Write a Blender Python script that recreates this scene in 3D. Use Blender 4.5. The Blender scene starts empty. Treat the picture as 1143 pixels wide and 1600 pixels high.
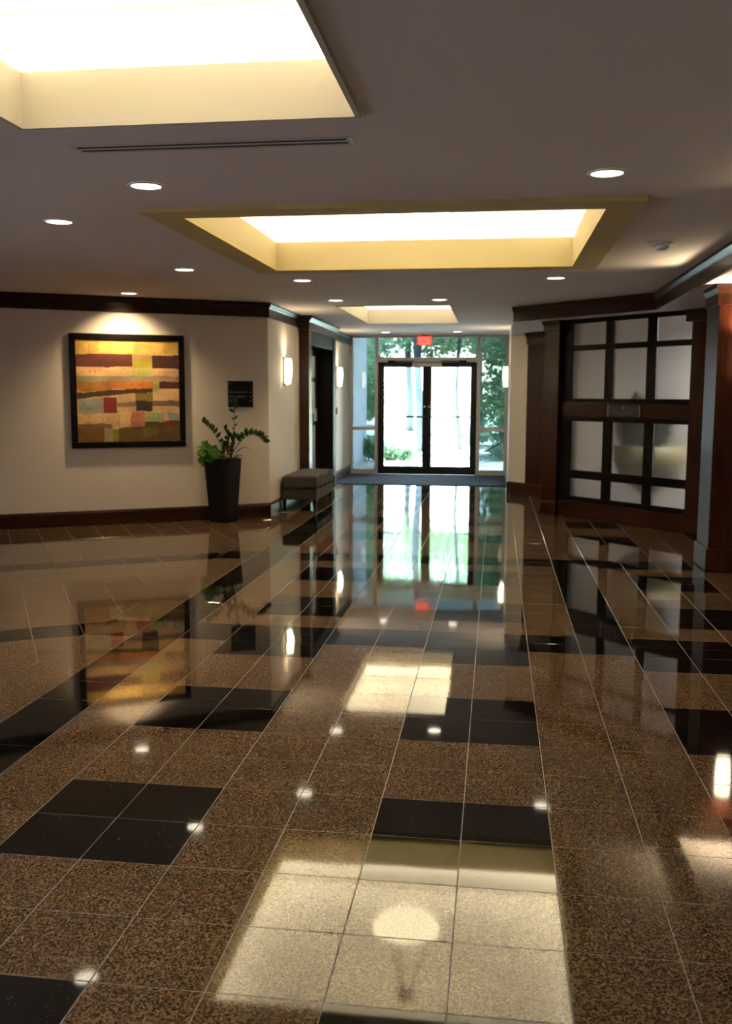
import bpy, bmesh, math, random
from mathutils import Matrix, Vector
random.seed(7)
S = bpy.context.scene
COL = S.collection
PI = math.pi

# ------------------------------------------------------------------ camera
F, YAW, PITCH, ROLL = 1479.0, -0.13589, -0.12309, 0.00308
CAM = Vector((0.0914, -3.3664, 1.4969))
def cam_axes():
    cy, sy, cp, sp = math.cos(YAW), math.sin(YAW), math.cos(PITCH), math.sin(PITCH)
    f = Vector((sy*cp, cy*cp, sp)); r = Vector((cy, -sy, 0)); u = r.cross(f)
    cr, sr = math.cos(ROLL), math.sin(ROLL)
    return cr*r + sr*u, -sr*r + cr*u, f
RX, UX, FX = cam_axes()
cd = bpy.data.cameras.new('camera'); cam = bpy.data.objects.new('camera', cd); COL.objects.link(cam)
cd.sensor_fit = 'HORIZONTAL'; cd.sensor_width = 24.0; cd.lens = F/1143*24.0
cd.clip_start = 0.05; cd.clip_end = 300
cd.dof.use_dof = True; cd.dof.focus_distance = 3.9; cd.dof.aperture_fstop = 4.0
m = Matrix.Identity(4)
for i in range(3):
    m[i][0], m[i][1], m[i][2], m[i][3] = RX[i], UX[i], -FX[i], CAM[i]
cam.matrix_world = m
S.camera = cam
def project(P):
    d = Vector(P) - CAM; w = d.dot(FX)
    if w < 0.05: return None
    return 571.5 + F*d.dot(RX)/w, 800 - F*d.dot(UX)/w

# ------------------------------------------------------------------ world, sun, exposure
W = bpy.data.worlds.new('world'); S.world = W; W.use_nodes = True
wn = W.node_tree.nodes; wl = W.node_tree.links
bg = wn['Background']
sky = wn.new('ShaderNodeTexSky'); sky.sky_type = 'NISHITA'; sky.sun_disc = False
sky.sun_elevation = math.radians(52); sky.sun_rotation = math.radians(20)
wl.new(sky.outputs[0], bg.inputs[0]); bg.inputs[1].default_value = 4.2
sl = bpy.data.lights.new('sun', 'SUN'); sl.energy = 125.0; sl.angle = 0.01; sl.color = (.70, .86, 1)
sun = bpy.data.objects.new('sun', sl); COL.objects.link(sun)
sun.rotation_euler = (math.radians(-33), 0, math.radians(18))      # high sun beyond the trees, the entrance lies in shade
vs = S.view_settings
vs.view_transform = 'Standard'; vs.look = 'None'; vs.gamma = 1.0; vs.use_curve_mapping = False
vs.exposure = 0.0
S.cycles.max_bounces = 10; S.cycles.diffuse_bounces = 5; S.cycles.glossy_bounces = 5
S.cycles.transparent_max_bounces = 12; S.cycles.sample_clamp_indirect = 8.0
S.cycles.use_denoising = True

# ------------------------------------------------------------------ helpers
def srgb(r, g, b):
    f = lambda c: (c/255/12.92) if c <= 10.3 else ((c/255+.055)/1.055)**2.4
    return (f(r), f(g), f(b), 1)

class MB:
    def __init__(s): s.v = []; s.f = []
    def poly(s, pts): 
        n = len(s.v); s.v += [tuple(p) for p in pts]; s.f.append(tuple(range(n, n+len(pts)))); return s
    def box(s, x0, x1, y0, y1, z0, z1):
        n = len(s.v)
        s.v += [(x0,y0,z0),(x1,y0,z0),(x1,y1,z0),(x0,y1,z0),(x0,y0,z1),(x1,y0,z1),(x1,y1,z1),(x0,y1,z1)]
        s.f += [(n+a,n+b,n+c,n+d) for a,b,c,d in ((0,3,2,1),(4,5,6,7),(0,1,5,4),(1,2,6,5),(2,3,7,6),(3,0,4,7))]
        return s
    def prism(s, pts, z0, z1):
        n = len(s.v); k = len(pts)
        s.v += [(p[0],p[1],z0) for p in pts] + [(p[0],p[1],z1) for p in pts]
        s.f.append(tuple(n+i for i in reversed(range(k)))); s.f.append(tuple(n+k+i for i in range(k)))
        for i in range(k):
            j = (i+1) % k; s.f.append((n+i, n+j, n+k+j, n+k+i))
        return s
    def rings(s, rings, cap0=True, cap1=True):
        """stack of closed rings of points"""
        n = len(s.v); k = len(rings[0])
        for r in rings: s.v += [tuple(p) for p in r]
        for a in range(len(rings)-1):
            for i in range(k):
                j = (i+1) % k
                s.f.append((n+a*k+i, n+a*k+j, n+(a+1)*k+j, n+(a+1)*k+i))
        if cap0: s.f.append(tuple(n+i for i in reversed(range(k))))
        if cap1: s.f.append(tuple(n+(len(rings)-1)*k+i for i in range(k)))
        return s
    def lathe(s, prof, seg=24, cap0=True, cap1=True, c=(0,0)):
        return s.rings([[(c[0]+r*math.cos(2*PI*i/seg), c[1]+r*math.sin(2*PI*i/seg), z) for i in range(seg)] for r, z in prof], cap0, cap1)
    def tube(s, pts, rad, seg=8):
        pts = [Vector(p) for p in pts]; rr = []
        for i, p in enumerate(pts):
            d = (pts[min(i+1, len(pts)-1)] - pts[max(i-1, 0)]).normalized()
            a = d.cross(Vector((0,0,1)) if abs(d.z) < .9 else Vector((1,0,0))).normalized(); b = d.cross(a)
            q = rad[i] if isinstance(rad, (list, tuple)) else rad
            rr.append([p + q*(math.cos(2*PI*k/seg)*a + math.sin(2*PI*k/seg)*b) for k in range(seg)])
        return s.rings(rr)
    def mesh(s, name, mat=None, smooth=False):
        me = bpy.data.meshes.new(name); me.from_pydata(s.v, [], s.f); me.update()
        bm = bmesh.new(); bm.from_mesh(me); bmesh.ops.recalc_face_normals(bm, faces=bm.faces); bm.to_mesh(me); bm.free()
        if mat: me.materials.append(mat)
        if smooth: me.polygons.foreach_set('use_smooth', [True]*len(me.polygons))
        return me
    def build(s, name, mat, parent=None, smooth=False, bevel=0, mw=None):
        o = bpy.data.objects.new(name, s.mesh(name, mat, smooth)); COL.objects.link(o)
        if parent: o.parent = parent
        if mw is not None: o.matrix_world = mw
        if bevel:
            b = o.modifiers.new('bevel', 'BEVEL'); b.width = bevel; b.segments = 2; b.limit_method = 'ANGLE'
        return o

def tag(o, label, cat, group=None):
    o['label'] = label; o['category'] = cat
    if group: o['group'] = group
    return o
def struct(o, label=None):
    o['kind'] = 'structure'
    if label: o['label'] = label
    return o
def empty(name, mw=None):
    o = bpy.data.objects.new(name, None); COL.objects.link(o); o.empty_display_size = .1
    if mw is not None: o.matrix_world = mw
    return o
def frame(ox, oy, dx, dy, oz=0):
    """local x along (dx,dy), local y = into the room side (left of travel), z up"""
    l = math.hypot(dx, dy); dx /= l; dy /= l
    M = Matrix.Identity(4)
    M[0][0], M[1][0] = dx, dy; M[0][1], M[1][1] = -dy, dx
    M[0][3], M[1][3], M[2][3] = ox, oy, oz
    return M
def at(x, y, z=0, rz=0): return Matrix.Translation((x, y, z)) @ Matrix.Rotation(rz, 4, 'Z')

# ------------------------------------------------------------------ materials
def mat(name, col, rough=.5, metal=0, coat=0, coat_rough=.05, emis=None, estr=0, spec=.5, ior=1.5):
    m = bpy.data.materials.new(name); m.use_nodes = True
    b = m.node_tree.nodes['Principled BSDF']
    b.inputs['Base Color'].default_value = col if len(col) == 4 else (*col, 1)
    b.inputs['Roughness'].default_value = rough; b.inputs['Metallic'].default_value = metal
    b.inputs['Coat Weight'].default_value = coat; b.inputs['Coat Roughness'].default_value = coat_rough
    b.inputs['Specular IOR Level'].default_value = spec; b.inputs['IOR'].default_value = ior
    if emis: b.inputs['Emission Color'].default_value = (*emis[:3], 1); b.inputs['Emission Strength'].default_value = estr
    return m
def ramp(nt, src, stops):
    r = nt.nodes.new('ShaderNodeValToRGB'); e = r.color_ramp.elements
    e[0].position, e[0].color = stops[0]; e[1].position, e[1].color = stops[-1]
    for p, c in stops[1:-1]:
        k = e.new(p); k.color = c
    nt.links.new(src, r.inputs[0]); return r
def coords(nt, scale, world=True):
    mp = nt.nodes.new('ShaderNodeMapping'); mp.inputs['Scale'].default_value = scale
    if world:
        g = nt.nodes.new('ShaderNodeNewGeometry'); nt.links.new(g.outputs['Position'], mp.inputs[0])
    else:
        g = nt.nodes.new('ShaderNodeTexCoord'); nt.links.new(g.outputs['Object'], mp.inputs[0])
    return mp.outputs[0]
def noise(nt, vec, scale, detail=2, rough=.5):
    n = nt.nodes.new('ShaderNodeTexNoise'); n.inputs['Scale'].default_value = scale
    n.inputs['Detail'].default_value = detail; n.inputs['Roughness'].default_value = rough
    nt.links.new(vec, n.inputs['Vector']); return n.outputs['Fac']
def bump(nt, h, strength, dist):
    b = nt.nodes.new('ShaderNodeBump'); b.inputs['Strength'].default_value = strength; b.inputs['Distance'].default_value = dist
    nt.links.new(h, b.inputs['Height']); nt.links.new(b.outputs[0], nt.nodes['Principled BSDF'].inputs['Normal'])
def mix(nt, a, b, fac=None, mode='MIX', f=.5):
    x = nt.nodes.new('ShaderNodeMix'); x.data_type = 'RGBA'; x.blend_type = mode; x.inputs['Factor'].default_value = f
    if fac is not None: nt.links.new(fac, x.inputs['Factor'])
    for s, i in ((a, 6), (b, 7)):
        if isinstance(s, tuple): x.inputs[i].default_value = s
        else: nt.links.new(s, x.inputs[i])
    return x.outputs[2]
def paint(name, col, var=.06, rough=.75, tex=90):
    m = mat(name, col, rough); nt = m.node_tree; v = coords(nt, (1,1,1))
    n = noise(nt, v, 1.1, 4); lo = tuple(c*(1-var) for c in col[:3])+(1,); hi = tuple(min(1, c*(1+var)) for c in col[:3])+(1,)
    r = ramp(nt, n, [(.3, lo), (.7, hi)]); nt.links.new(r.outputs[0], nt.nodes['Principled BSDF'].inputs['Base Color'])
    bump(nt, noise(nt, v, tex, 3), .12, .002); return m
def wood(name, dark, light, rough=.3, coat=.35, axis=2, spec=.2):
    m = mat(name, dark, rough, coat=coat, coat_rough=.2, spec=spec); nt = m.node_tree
    sc = [16, 16, 16]; sc[axis] = 1.1
    v = coords(nt, tuple(sc), False)
    n = noise(nt, v, 1.6, 6, .62); n2 = noise(nt, v, 7, 3, .6)
    r = ramp(nt, n, [(.32, dark), (.68, light)]); r2 = ramp(nt, n2, [(.35, (.55,.55,.55,1)), (.6, (1,1,1,1))])
    nt.links.new(mix(nt, r.outputs[0], r2.outputs[0], mode='MULTIPLY', f=1), nt.nodes['Principled BSDF'].inputs['Base Color'])
    bump(nt, n2, .05, .001); return m
def granite(name, stops, scale, rough=.035, spark=None, vw=.34, vs_=1.5):
    m = mat(name, stops[0][1], rough, ior=1.5 if spark else 1.58); nt = m.node_tree; v = coords(nt, (1,1,1))
    n = noise(nt, v, scale, 4, .72)
    vo = nt.nodes.new('ShaderNodeTexVoronoi'); vo.inputs['Scale'].default_value = scale*vs_; nt.links.new(v, vo.inputs['Vector'])
    sep = nt.nodes.new('ShaderNodeSeparateColor'); nt.links.new(vo.outputs['Color'], sep.inputs[0])
    mth = nt.nodes.new('ShaderNodeMath'); mth.operation = 'MULTIPLY_ADD'; nt.links.new(sep.outputs[0], mth.inputs[0])
    mth.inputs[1].default_value = vw; nt.links.new(n, mth.inputs[2])
    r = ramp(nt, mth.outputs[0], stops)
    big = noise(nt, v, 3.1, 3); rb = ramp(nt, big, [(.3, (.78,.78,.78,1)), (.7, (1.0,1.0,1.0,1))])
    c = mix(nt, r.outputs[0], rb.outputs[0], mode='MULTIPLY', f=1)
    if spark:
        s = ramp(nt, sep.outputs[1], [(.965, (0,0,0,1)), (.985, (1,1,1,1))])
        n3 = ramp(nt, noise(nt, v, 14, 2), [(.55, (0,0,0,1)), (.62, (1,1,1,1))])
        c = mix(nt, c, spark, mix(nt, s.outputs[0], n3.outputs[0], mode='MULTIPLY', f=1))
    nt.links.new(c, nt.nodes['Principled BSDF'].inputs['Base Color'])
    bump(nt, noise(nt, v, 1.7, 2), .06, .004)
    return m
def glass(name, tint, refl=1.5, rough=0.0):
    m = bpy.data.materials.new(name); m.use_nodes = True; nt = m.node_tree; nt.nodes.clear()
    o = nt.nodes.new('ShaderNodeOutputMaterial'); t = nt.nodes.new('ShaderNodeBsdfTransparent'); t.inputs[0].default_value = (*tint, 1)
    g = nt.nodes.new('ShaderNodeBsdfGlossy'); g.inputs['Roughness'].default_value = rough
    fr = nt.nodes.new('ShaderNodeFresnel'); fr.inputs[0].default_value = refl
    x = nt.nodes.new('ShaderNodeMixShader'); nt.links.new(fr.outputs[0], x.inputs[0]); nt.links.new(t.outputs[0], x.inputs[1]); nt.links.new(g.outputs[0], x.inputs[2])
    nt.links.new(x.outputs[0], o.inputs[0]); return m
def emit(name, col, s):
    m = mat(name, (.8,.8,.8), .5, emis=col, estr=s); return m

M = {}
M['ceil'] = paint('ceiling_paint', (.74,.67,.63,1), .03, .8)
M['wall'] = paint('wall_vinyl', (.74,.66,.575,1), .04, .7, 160)
M['drywall'] = paint('soffit_paint', (.62,.57,.55,1), .03, .8)
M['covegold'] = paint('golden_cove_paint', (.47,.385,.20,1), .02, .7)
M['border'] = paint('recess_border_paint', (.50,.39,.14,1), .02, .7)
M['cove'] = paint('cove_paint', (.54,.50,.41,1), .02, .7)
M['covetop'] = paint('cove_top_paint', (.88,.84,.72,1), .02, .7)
M['wood'] = wood('mahogany', (.014,.0030,.0010,1), (.048,.0110,.0032,1), coat=.12)
M['woodh'] = wood('mahogany_lengthwise', (.014,.0030,.0010,1), (.048,.0110,.0032,1), coat=.12, axis=0)
M['ebony'] = wood('black_stained_wood', (.004,.0025,.002,1), (.008,.005,.004,1), rough=.45, coat=0, spec=.1)
M['gold'] = granite('gold_granite', [(.46, (.008,.0055,.0035,1)), (.60, (.038,.0225,.012,1)), (.76, (.115,.070,.035,1)), (.96, (.225,.144,.079,1))], 120, rough=.05, vw=.52, vs_=1.9)
M['black'] = granite('black_granite', [(.42, (.0022,.002,.002,1)), (.75, (.007,.006,.0058,1))], 70, spark=(.10,.088,.07,1), vs_=4.2)
M['grout'] = paint('grout', (.20,.175,.19,1), .1, .5)
M['carpet'] = mat('blue_grey_carpet', (.055,.065,.085), .95)
nt = M['carpet'].node_tree; v = coords(nt, (1,1,1)); n = noise(nt, v, 420, 2)
nt.links.new(ramp(nt, n, [(.3, (.012,.020,.045,1)), (.7, (.034,.053,.115,1))]).outputs[0], nt.nodes['Principled BSDF'].inputs['Base Color']); bump(nt, n, .6, .006)
M['alum'] = mat('champagne_aluminium', (.58,.54,.52), .4, metal=.2)
M['blackmetal'] = mat('black_anodised_metal', (.006,.007,.008), .45, spec=.25)
M['chrome'] = mat('brushed_steel', (.6,.6,.6), .25, metal=1)
M['darkgap'] = mat('dark_recess', (.015,.014,.013), .8)
M['glass'] = glass('clear_glass', (.93,.97,.95), 1.45)
M['tint'] = glass('tinted_glass', (.23,.265,.275), 1.5)
M['fillglass'] = glass('fill_window_glass', (.66,.60,.60), 1.5)  # for the added side window; tint sets how much fill enters
M['frost'] = mat('frosted_glass', (.80,.82,.82), .33, ior=1.25); M['frost'].node_tree.nodes['Principled BSDF'].inputs['Transmission Weight'].default_value = .93
M['white'] = mat('white_enamel', (.72,.70,.66), .35)
M['lens'] = emit('downlight_lens', (1, .88, .66), 9)
M['strip'] = emit('cove_tube', (1, .90, .72), 60)
M['shade'] = emit('opal_glass_lit', (1, .84, .55), 11)
M['bowl'] = emit('opal_bowl_lit', (1, .84, .50), 9)
M['red'] = mat('red_plastic', (.45,.03,.02), .35)
M['redlit'] = emit('exit_letter_red', (1, .035, .02), 2.6)
M['pot'] = mat('black_glazed_ceramic', (.004,.004,.006), .25, spec=.25)
M['soil'] = paint('potting_soil', (.03,.02,.012,1), .3, .95, 60)
M['fabric'] = mat('taupe_wool', (.10,.075,.055), .9)
nt = M['fabric'].node_tree; v = coords(nt, (1,1,1)); n = noise(nt, v, 260, 3)
nt.links.new(ramp(nt, n, [(.3, (.022,.015,.010,1)), (.7, (.056,.043,.034,1))]).outputs[0], nt.nodes['Principled BSDF'].inputs['Base Color']); bump(nt, n, .4, .003)
def leafmat(name, a, b, rough=.45, trans=.3):
    m = mat(name, a, rough); nt = m.node_tree; v = coords(nt, (1,1,1)); n = noise(nt, v, 6, 3)
    r = ramp(nt, n, [(.35, a), (.65, b)]); p = nt.nodes['Principled BSDF']; nt.links.new(r.outputs[0], p.inputs['Base Color'])
    tr = nt.nodes.new('ShaderNodeBsdfTranslucent'); nt.links.new(r.outputs[0], tr.inputs[0])
    x = nt.nodes.new('ShaderNodeMixShader'); x.inputs[0].default_value = trans
    nt.links.new(p.outputs[0], x.inputs[1]); nt.links.new(tr.outputs[0], x.inputs[2]); nt.links.new(x.outputs[0], nt.nodes['Material Output'].inputs[0])
    return m
M['zz'] = leafmat('glossy_dark_leaf', (.012,.045,.008,1), (.035,.11,.018,1), .25, .15)
M['pothos'] = leafmat('light_green_leaf', (.05,.15,.02,1), (.13,.30,.05,1), .35, .25)
M['stem'] = mat('green_stem', (.06,.10,.025), .5)
M['bloom'] = mat('dark_red_bract', (.14,.012,.008), .5)
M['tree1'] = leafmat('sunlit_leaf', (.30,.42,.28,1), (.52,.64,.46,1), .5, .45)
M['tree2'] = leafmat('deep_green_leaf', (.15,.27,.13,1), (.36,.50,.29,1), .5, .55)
M['bark'] = paint('grey_bark', (.075,.085,.10,1), .25, .9, 30)
M['bark2'] = paint('brown_bark', (.16,.13,.11,1), .3, .9, 30)
M['conc'] = paint('exterior_concrete', (.62,.62,.62,1), .06, .85, 40)
M['lawn'] = paint('pale_mulch_ground', (.55,.56,.42,1), .2, .95, 20)
M['extwall'] = paint('exterior_stucco', (.74,.74,.75,1), .03, .85, 60)
M['bronze'] = mat('dark_bronze', (.05,.045,.04), .4, metal=.5)

# ------------------------------------------------------------------ floor
T = .3048
ZC = 2.59          # main ceiling
ZS = 2.42          # soffit / crown underside
FL = struct(MB().box(-9, 6.2, -6, 14.45, -.12, -.0009).build('floor', M['grout']), 'polished granite tile floor with gold field and black blocks')
rows = [i for i in range(-9, 7)]
vrows = [(float(i), i+1.0) for i in range(-9, 7)] + [(7, 7.6667), (7.6667, 8.3333)] + [(8.3333+i, 9.3333+i) for i in range(8)] \
      + [(16.3333, 17), (17, 17.6667)] + [(17.6667+i, 18.6667+i) for i in range(23)]
def is_black(u, a):
    if u == -7: return True
    if 7 <= a < 8.3 or 16.3 <= a < 17.6: return u >= -8
    if a < 7:
        return (u+5) % 4 < 2 and a % 4 in (2, 3) and u > -7
    if a < 16.3:
        k = int(round(a-8.3333))
        if u == 2: return True
        if k in (1, 2, 5, 6): return u in (-5, -4, -1, 0, 4, 5)
        return False
    k = int(round(a-17.6667))
    if u == 7: return True
    return k % 4 in (3, 0) and k > 0 and (u+5) % 4 < 2 and u > -7
G = .0018
tmesh = {}
def tile_mesh(w, d, key):
    k = (round(w, 3), round(d, 3), key)
    if k not in tmesh:
        hw, hd, c = w/2-G, d/2-G, .0005
        r = lambda e, z: [(-hw+e, -hd+e, z), (hw-e, -hd+e, z), (hw-e, hd-e, z), (-hw+e, hd-e, z)]
        tmesh[k] = MB().rings([r(0, -.009), r(0, -c), r(c, 0)], cap0=False).mesh('floor_tile', M[key])
    return tmesh[k]
def tri_mesh(pts, key):
    n = len(pts); c = Vector((sum(p[0] for p in pts)/n, sum(p[1] for p in pts)/n))
    def ring(e, z):
        out = []
        for p in pts:
            d = Vector(p)-c; out.append((*(d*(1-e/max(d.length, .02))), z))
        return out
    return MB().rings([ring(G*1.4, -.009), ring(G*1.4, -.0005), ring(G*1.4+.0005, 0)], cap0=False).mesh('floor_tile', M[key]), c
tiles = []      # (area, mesh, x, y, rot)
def parea(x, y, w=T, d=T):
    q = [project((x+a*w/2, y+b*d/2, 0)) for a, b in ((-1,-1),(1,-1),(1,1),(-1,1))]
    if any(k is None for k in q): return 0
    cx = sum(k[0] for k in q)/4; cy = sum(k[1] for k in q)/4
    if not (-70 < cx < 1213 and 740 < cy < 1660): return 0
    return abs(sum(q[i][0]*q[(i+1)%4][1]-q[(i+1)%4][0]*q[i][1] for i in range(4)))/2
PA = Vector((0.894, 8.75)); PD = Vector((2.105-.894, 7.414-8.75)).normalized(); PN = Vector((-PD.y*-1, 0))
PN = Vector((PD.y, -PD.x))            # towards the lobby
def clip(pts, p0, n):                 # keep side where (p-p0).n >= 0
    out = []
    for i in range(len(pts)):
        a, b = Vector(pts[i]), Vector(pts[(i+1) % len(pts)])
        da, db = (a-p0).dot(n), (b-p0).dot(n)
        if da >= 0: out.append(a)
        if da*db < 0: out.append(a + (b-a)*(da/(da-db)))
    return out
for (a, b) in vrows:
    for u in range(-8, 12):
        x, y = (u+.5)*T, (a+b)/2*T
        if y > 12.4 and x > .4: continue
        if x > .35 and (Vector((x, y))-PA).dot(PN) < -.3 and y > 7: 
            if not (y < 11.6 and (Vector((x,y))-Vector((.291, 11.5))).dot(PN) > -.3 and x < 1.3): continue
        if y > 12.5 or y < -2.9: continue
        tiles.append((parea(x, y, T, (b-a)*T), tile_mesh(T, (b-a)*T, 'black' if is_black(u, a) else 'gold'), x, y, 0))
# angled bay on the left, rotated thirty degrees, cut along x = -8 tiles
O2 = Vector((-8*T, 7*T)); A2 = Vector((-math.cos(PI/6), -.5)); B2 = Vector((-.5, math.cos(PI/6)))
XB = -8*T
W1O = Vector((-2.687, 7.948)); W1D = Vector((-5.336+2.687, 6.384-7.948)).normalized(); W1N = Vector((-W1D.y, W1D.x))
for i in range(-18, 26):
    for j in range(-24, 26):
        c = O2 + A2*((i+.5)*T) + B2*((j+.5)*T)
        if c.y < -2.9 or c.x < -8: continue
        if (c-W1O).dot(W1N) < -.25: continue
        pts = [c + A2*(sx*T/2) + B2*(sy*T/2) for sx, sy in ((-1,-1),(1,-1),(1,1),(-1,1))]
        key = 'black' if (j == 0 and i >= -1) or (j == 8 and i >= -6) else 'gold'
        if all(p.x < XB-.001 for p in pts):
            tiles.append((parea(c.x, c.y), tile_mesh(T, T, key), c.x, c.y, PI/6))
        else:
            q = clip(pts, Vector((XB, 0)), Vector((-1, 0)))
            if len(q) >= 3:
                ar = abs(sum(q[k].x*q[(k+1)%len(q)].y-q[(k+1)%len(q)].x*q[k].y for k in range(len(q))))/2
                if ar > .0008:
                    me, cc = tri_mesh(q, key); tiles.append((parea(cc.x, cc.y)*ar/T/T, me, cc.x, cc.y, 0))
tiles.sort(key=lambda t: -t[0])
vis = [t for t in tiles]
rest = MB(); restg = {'gold': MB(), 'black': MB()}
for k, (ar, me, x, y, rz) in enumerate(vis):
    rx, ry = random.gauss(0, .0009), random.gauss(0, .0009)
    mw = at(x, y, random.uniform(-.0002, .0002), rz) @ Matrix.Rotation(rx, 4, 'X') @ Matrix.Rotation(ry, 4, 'Y')
    if k < 300 and ar > 0:
        o = bpy.data.objects.new('floor_tile', me); COL.objects.link(o); o.parent = FL; o.matrix_world = mw
    else:
        g = restg['gold' if me.materials[0] == M['gold'] else 'black']; n = len(g.v)
        g.v += [tuple(mw @ v_.co) for v_ in me.vertices]
        g.f += [tuple(n+i for i in p.vertices) for p in me.polygons]
for k, g in restg.items():
    o = g.build('%s_tile_field' % k, M[k], FL); o['kind'] = 'stuff'

# entrance carpet
tag(MB().box(-2.655, .285, 12.36, 14.40, -.006, .012).build('entrance_carpet', M['carpet'], bevel=.004),
    'blue-grey carpet strip in front of the glass entrance doors', 'carpet')

# ------------------------------------------------------------------ ceiling with coves
coves = [(-1.86, -.48, -2.35, .46), (-1.815, .69, 2.37, 4.83), (-1.88, -.50, 8.42, 11.22)]
xs = sorted({-9, 6.2} | {c[0] for c in coves} | {c[1] for c in coves}); ys = sorted({-6, 14.45} | {c[2] for c in coves} | {c[3] for c in coves})
cb = MB()
for i in range(len(xs)-1):
    for j in range(len(ys)-1):
        mx, my = (xs[i]+xs[i+1])/2, (ys[j]+ys[j+1])/2
        if any(c[0] < mx < c[1] and c[2] < my < c[3] for c in coves): continue
        cb.poly([(xs[i],ys[j],ZC),(xs[i],ys[j+1],ZC),(xs[i+1],ys[j+1],ZC),(xs[i+1],ys[j],ZC)])
CE = struct(cb.build('ceiling', M['ceil']), 'flat painted ceiling with three lit recesses')
bm = bmesh.new(); bm.from_mesh(CE.data); bmesh.ops.remove_doubles(bm, verts=bm.verts, dist=1e-4); bmesh.ops.recalc_face_normals(bm, faces=bm.faces)
bm.to_mesh(CE.data); bm.free()
sm = CE.modifiers.new('thick', 'SOLIDIFY'); sm.thickness = .06; sm.offset = 1 if CE.data.polygons[0].normal.z > 0 else -1
struct(MB().box(-9.2, 6.4, -6.2, 14.6, 3.75, 3.9).build('roof', M['conc']), 'flat roof slab over the lobby')
LIP, SET, UP, TOP = 2.80, .20, 3.10, 3.48
def cove(k, c):
    x0, x1, y0, y1 = c
    root = struct(empty('ceiling_recess', at(0, 0, 0)), ['near', 'middle square', 'far narrow'][k]+' lit ceiling recess with stepped cream sides')
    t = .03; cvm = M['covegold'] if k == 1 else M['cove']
    z0 = ZC-.030 if k == 1 else ZC-.012
    def ring4(e0, e1, za, zb, nm, mt):
        # four boards around the opening: from inset e0 (inner face) to e1 (outer)
        for nme, q in ((nm, (x0-e1, x1+e1, y0-e1, y0-e0)), (nm, (x0-e1, x1+e1, y1+e0, y1+e1)), (nm, (x0-e1, x0-e0, y0-e0, y1+e0)), (nm, (x1+e0, x1+e1, y0-e0, y1+e0))):
            MB().box(*q, za, zb).build(nme, mt, root)
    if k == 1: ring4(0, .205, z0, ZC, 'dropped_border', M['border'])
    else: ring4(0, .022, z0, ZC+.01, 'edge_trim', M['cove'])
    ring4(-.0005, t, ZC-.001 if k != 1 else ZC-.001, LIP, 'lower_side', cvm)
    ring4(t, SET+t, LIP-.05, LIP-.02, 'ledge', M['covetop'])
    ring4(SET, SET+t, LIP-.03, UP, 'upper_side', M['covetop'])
    # sloped hip top
    s = SET+t; w = .55 if k == 1 else .4
    a = [(x0-s, y0-s), (x1+s, y0-s), (x1+s, y1+s), (x0-s, y1+s)]
    b = [(x0+w, y0+w), (x1-w, y0+w), (x1-w, y1-w), (x0+w, y1-w)]
    for i in range(4):
        j = (i+1) % 4
        MB().poly([(*a[i], UP), (*a[j], UP), (*b[j], TOP), (*b[i], TOP)]).poly([(*a[j], UP+.02), (*a[i], UP+.02), (*b[i], TOP+.02), (*b[j], TOP+.02)]).build('sloped_top', M['covetop'], root)
    MB().box(b[0][0]-.01, b[1][0]+.01, b[0][1]-.01, b[2][1]+.01, TOP, TOP+.02).build('top_panel', M['covetop'], root)
    e = .115
    for q in ((x0-e+.04, x1+e-.04, y0-e-.018, y0-e+.018), (x0-e+.04, x1+e-.04, y1+e-.018, y1+e+.018), (x0-e-.018, x0-e+.018, y0-e+.06, y1+e-.06), (x1+e-.018, x1+e+.018, y0-e+.06, y1+e-.06)):
        MB().box(*q, LIP-.018, LIP+.012).build('lamp_strip', M['strip'], root)
for k, c in enumerate(coves): cove(k, c)

# hanging bowl in the middle recess
bo = tag(empty('pendant_bowl', at(-.565, 3.93, 2.712)), 'glowing opal glass bowl pendant hung inside the square ceiling recess', 'pendant light')
prof = [(.001, 0), (.09, .007), (.17, .03), (.23, .068), (.265, .11), (.275, .14), (.26, .14), (.22, .08), (.16, .04), (.001, .013)]
MB().lathe(prof, 40, False, False).build('bowl', M['bowl'], bo, smooth=True)
for i in range(3):
    an = i*2*PI/3+.4
    MB().tube([(.255*math.cos(an), .255*math.sin(an), .13), (.04*math.cos(an), .04*math.sin(an), .755)], .008, 6).build('rod', M['darkgap'], bo)
MB().lathe([(.07, .75), (.07, .765), (.03, .785)], 24).build('canopy', M['bronze'], bo)

# ------------------------------------------------------------------ walls
WH = ZC
def wallbox(name, mw, L, h=WH, th=.16, z0=0, s0=0, m=None, label=None):
    return struct(MB().box(s0, L, -th, 0, z0, h).build(name, m or M['wall'], mw=mw), label)
F1 = frame(W1O.x, W1O.y, W1D.x, W1D.y)     # local y points...
# make local +y face the lobby
if (Vector((F1[0][1], F1[1][1]))).dot(W1N) < 0:
    pass
def crown(name, mw, s0, s1, lab, m='woodh', depth=.05, z0=ZS, z1=ZC, mit0=0, mit1=0):
    """moulding along local x, protruding +y"""
    b = MB()
    prof = [(0, z0), (depth*.45, z0), (depth*.45, z0+(z1-z0)*.60), (depth*.62, z0+(z1-z0)*.66), (depth*.85, z0+(z1-z0)*.80), (depth, z0+(z1-z0)*.86), (depth, z1), (0, z1)]
    b.rings([[(s0 - mit0*p[0], p[0], p[1]) for p in prof], [(s1 + mit1*p[0], p[0], p[1]) for p in prof]])
    return struct(b.build(name, M[m], mw=mw), lab)
def base(name, mw, s0, s1, lab, h=.17, d=.022, mit0=0, mit1=0):
    prof = [(0, 0), (d, 0), (d, h-.025), (d*.6, h-.012), (d*.35, h), (0, h)]
    b = MB(); b.rings([[(s0 - mit0*p[0], p[0], p[1]) for p in prof], [(s1 + mit1*p[0], p[0], p[1]) for p in prof]])
    return struct(b.build(name, M['woodh'], mw=mw), lab)
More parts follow.
